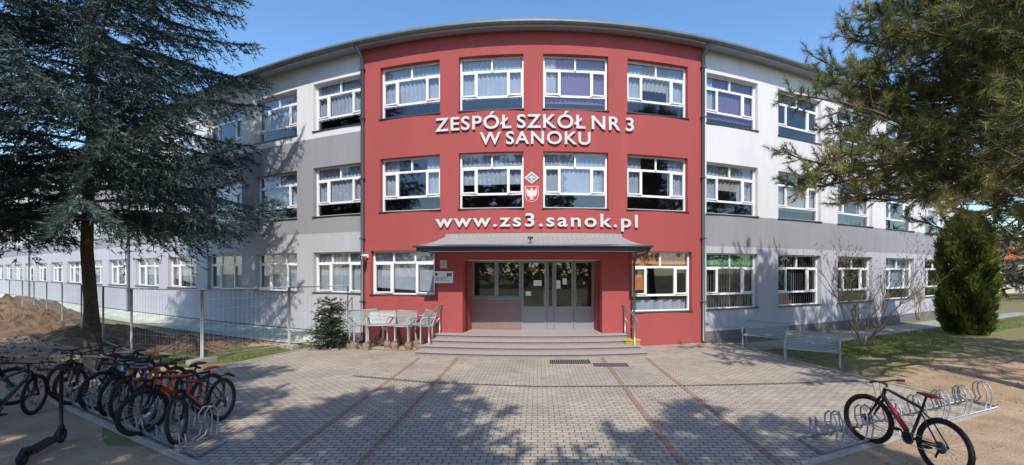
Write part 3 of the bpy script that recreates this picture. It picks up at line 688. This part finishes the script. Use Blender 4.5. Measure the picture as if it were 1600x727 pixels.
def bike(loc,rz,colr,lean=.0,acc=None,steer=0,fender=False,nm='bicycle'):
    paint=mat('bike_paint',colr,.3,.1,spec=.6); acm=mat('bike_accent',acc or colr,.35,spec=.5)
    b=MB(); Rw=.335; rh=(0,0,.36); fh=(1.09,0,.36)
    def wheel(c,rot=0):
        w=MB(); w.ring((0,0,0),Rw,.027,1,30,7); w.ring((0,0,0),Rw-.035,.014,2,30,5)
        w.ring((0,0,0),Rw+.018,.012,1,30,4)
        for k in range(28):
            a=2*math.pi*k/28; sd=.03 if k%2 else -.03; a2=a+.25*(1 if k%4<2 else -1)
            w.path([(.022*math.cos(a2),sd,.022*math.sin(a2)),((Rw-.04)*math.cos(a),0,(Rw-.04)*math.sin(a))],.0016,3,3,cap=False)
        w.disc((0,0,0),(0,1,0),.024,.1,2,10); w.disc((0,.045,0),(0,1,0),.075,.003,3,20); 
        R=Matrix.Translation(c)@Matrix.Rotation(rot,4,'Z')
        b.add([tuple(R@Vector(p)) for p in w.v],[],0); o=len(b.v)-len(w.v)
        for f,m,s in zip(w.f,w.m,w.s): b.f.append([i+o for i in f]);b.m.append(m);b.s.append(s)
    wheel(rh); 
    BBk=(.44,0,.32);ST=(.30,0,.76);HT=(.86,0,.88);HB=(.895,0,.76)
    t=b.path
    t([BBk,ST],.019,0,8);t([ST,HT],.022,0,8);t([BBk,HB],.029,0,8);t([HB,HT],.026,0,8); t([(.40,0,.45),(.62,0,.83)],.002,0,3)
    for s in (-1,1):
        t([(rh[0],s*.065,rh[2]),(.2,s*.05,.62),(ST[0]+.01,s*.02,ST[2]-.04)],.010,0,6); t([(rh[0],s*.065,rh[2]),(.3,s*.045,.33),BBk],.012,0,6)
    t([ST,(.255,0,.93)],.014,1,8)
    vs=[];prof=[(-.14,.075,.02),(-.08,.08,.035),(0,.055,.035),(.07,.03,.03),(.13,.018,.02)]
    for x,w,h in prof: vs+=[(.25+x,-w,.945),(.25+x,-w*.6,.945+h),(.25+x,w*.6,.945+h),(.25+x,w,.945)]
    fs=[]
    for i in range(4):
        for j in range(3): a=i*4+j; fs.append((a,a+4,a+5,a+1))
        fs.append((i*4+3,i*4+7,i*4+4,i*4))
    fs+=[(0,1,2,3),(19,18,17,16)]; b.add(vs,fs,4,True)
    Rs=Matrix.Translation(HB)@Matrix.Rotation(steer,4,'Z')@Matrix.Translation((-HB[0],0,-HB[2]))
    tr_=lambda p:tuple(Rs@Vector(p))
    wheel(Rs@Vector(fh),steer)
    for s in (-1,1): t([tr_((.9,s*.055,.745)),tr_((.985,s*.055,.55)),tr_((1.08,s*.06,.36))],[.019,.017,.013],1,7)
    t([tr_((.9,-.055,.745)),tr_((.9,.055,.745))],.02,1,7)
    t([tr_(HT),tr_((.85,0,.93)),tr_((.92,0,.96))],.018,1,8)
    t([tr_((.84,-.36,.985)),tr_((.885,-.2,.985)),tr_((.92,-.08,.96)),tr_((.92,.08,.96)),tr_((.885,.2,.985)),tr_((.84,.36,.985))],.012,1,7)
    for s in (-1,1):
        t([tr_((.84,s*.36,.985)),tr_((.87,s*.25,.985))],.018,1,8); t([tr_((.91,s*.2,.975)),tr_((.95,s*.3,.95))],.006,1,5)
        t([tr_((.92,s*.1,.97)),tr_((1.0,s*.08,.93)),tr_((.96,s*.05,.75)),tr_((1.05,s*.06,.42))],.0035,1,4,cap=False)
    b.disc((.44,.05,.32),(0,1,0),.09,.006,1,20); b.ring((.44,.05,.32),.075,.006,3,20,4)
    ca=1.0
    for s in (-1,1):
        cx_,cz_=.44+s*.17*math.cos(ca),.32+s*.17*math.sin(ca)*.6
        t([(.44,s*.06,.32),(cx_,s*.08,cz_)],.011,1,6); b.box(cx_-.045,cx_+.045,min(s*.09,s*.18),max(s*.09,s*.18),cz_-.012,cz_+.012,1)
    t([(.44,.05,.40),(0,.05,.40)],.005,3,4);t([(.44,.05,.24),(.03,.05,.25),(0,.05,.32)],.005,3,4); b.disc((0,.05,.36),(0,1,0),.06,.03,3,14); t([(0,.07,.34),(.04,.07,.22)],.012,1,5)
    b.path([(.50,.0,.40),(.78,0,.66)],.031,5,8)
    if fender:
        t([(-.05,0,.76),(-.2,0,.76),(-.36,0,.68)],[.012,.03,.02],1,6); t([(.28,0,.84),(-.05,0,.76)],.008,1,5)
        fd=[(1.25,0,.80),(1.05,0,.80),(.9,0,.76)]; t([tr_(p) for p in fd],[.02,.03,.012],1,6)
    return b.build(nm,[paint,BLK,BLKP,CHROME,mat('saddle_vinyl',(.025,.025,.025) if acc is None else tuple(c*.6+.01 for c in acc),.5),acm],None,loc,(lean,0,rz))
h=math.pi/2
bike((5.12,5.42,.016),h+.08,(.02,.022,.026),.05,(.5,.02,.02),.25)
bk=[((-5.5,7.5),(.02,.02,.022),(.5,.03,.02),True),((-6.05,7.85),(.62,.03,.02),None,False),((-6.6,8.15),(.70,.17,.02),None,True),((-7.15,8.45),(.65,.20,.03),None,False),((-7.75,8.75),(.03,.15,.6),(.6,.2,.02),False),((-8.35,9.1),(.03,.03,.03),None,False),((-9.0,9.45),(.45,.43,.36),None,True),((-9.7,9.8),(.06,.065,.07),None,False)]
for i,((x,y),c1,c2,f) in enumerate(bk): bike((x,y,.016),-h+[.06,-.15,.1,-.05,.12,.18,-.1,.05][i],c1,[.06,-.05,.08,.04,-.04,-.06,.07,.05][i],c2,[.3,-.2,.15,.4,.1,-.3,.2,.1][i],f)
bike((-9.0,6.75,.004),h+.12,(.03,.03,.035),.06,None,.3,False)
bike((-10.3,7.3,.004),h+.0,(.08,.085,.09),-.05,None,-.3,False)
k=MB(); k.box(-.28,.28,-.075,.075,.11,.16,0); k.box(-.26,.26,-.06,.06,.161,.165,1)
for x in (-.42,.46): k.ring((x,0,.11),.085,.025,1,20,7); k.disc((x,0,.11),(0,1,0),.06,.04,0,14)
k.path([(.28,0,.14),(.36,0,.20),(.42,0,.28),(.34,0,1.12)],[.03,.03,.027,.022],0,8); k.path([(.34,-.24,1.14),(.34,.24,1.14)],.014,0,7)
for s in (-1,1): k.path([(.34,s*.14,1.14),(.34,s*.25,1.14)],.019,1,8); k.path([(.46,s*.035,.11),(.42,s*.03,.28)],.012,0,6); k.path([(-.28,s*.05,.13),(-.42,s*.045,.11)],.014,0,6)
k.path([(-.3,0,.2),(-.42,0,.22),(-.54,0,.14)],[.03,.035,.02],0,6); k.box(.30,.38,-.05,.05,1.13,1.18,1); k.disc((.33,0,.75),(0,0,1),.03,.05,1,8)
k.build('kick_scooter',[BLKP,BLK],None,(-7.05,6.1,.004),(.05,0,2.0))

# ------------------------------------------------------------ light, world, camera
sx,sy=.04,-1; el=math.radians(48); az=math.atan2(sx,sy)
sv=Vector((math.sin(az)*math.cos(el),math.cos(az)*math.cos(el),math.sin(el)))
ld=bpy.data.lights.new('sun','SUN'); ld.energy=5.0; ld.angle=math.radians(.53); ld.color=(1,.93,.83)
lo=bpy.data.objects.new('sun',ld); COL.objects.link(lo); lo.rotation_euler=sv.to_track_quat('Z','Y').to_euler(); lo.location=(0,-20,30)
w=bpy.data.worlds.new("World"); S.world=w; w.use_nodes=True; nt=w.node_tree
sk=nt.nodes.new('ShaderNodeTexSky'); sk.sky_type='NISHITA'; sk.sun_disc=False; sk.sun_elevation=el; sk.sun_rotation=az; sk.air_density=1.0; sk.dust_density=.5; sk.ozone_density=2.0
hsv=nt.nodes.new('ShaderNodeHueSaturation'); hsv.inputs['Saturation'].default_value=1.16; hsv.inputs['Value'].default_value=1.65
nt.links.new(sk.outputs[0],hsv.inputs['Color'])
nt.links.new(hsv.outputs[0],nt.nodes['Background'].inputs[0]); nt.nodes['Background'].inputs[1].default_value=.15
cd=bpy.data.cameras.new('camera'); c=bpy.data.objects.new('camera',cd); COL.objects.link(c); S.camera=c
c.location=(0,0,2.6); c.rotation_euler=(math.pi/2,0,0); cd.sensor_width=36; cd.lens=36*670/1600; cd.shift_x=-.025; cd.shift_y=.0384; cd.clip_start=.05; cd.clip_end=2000
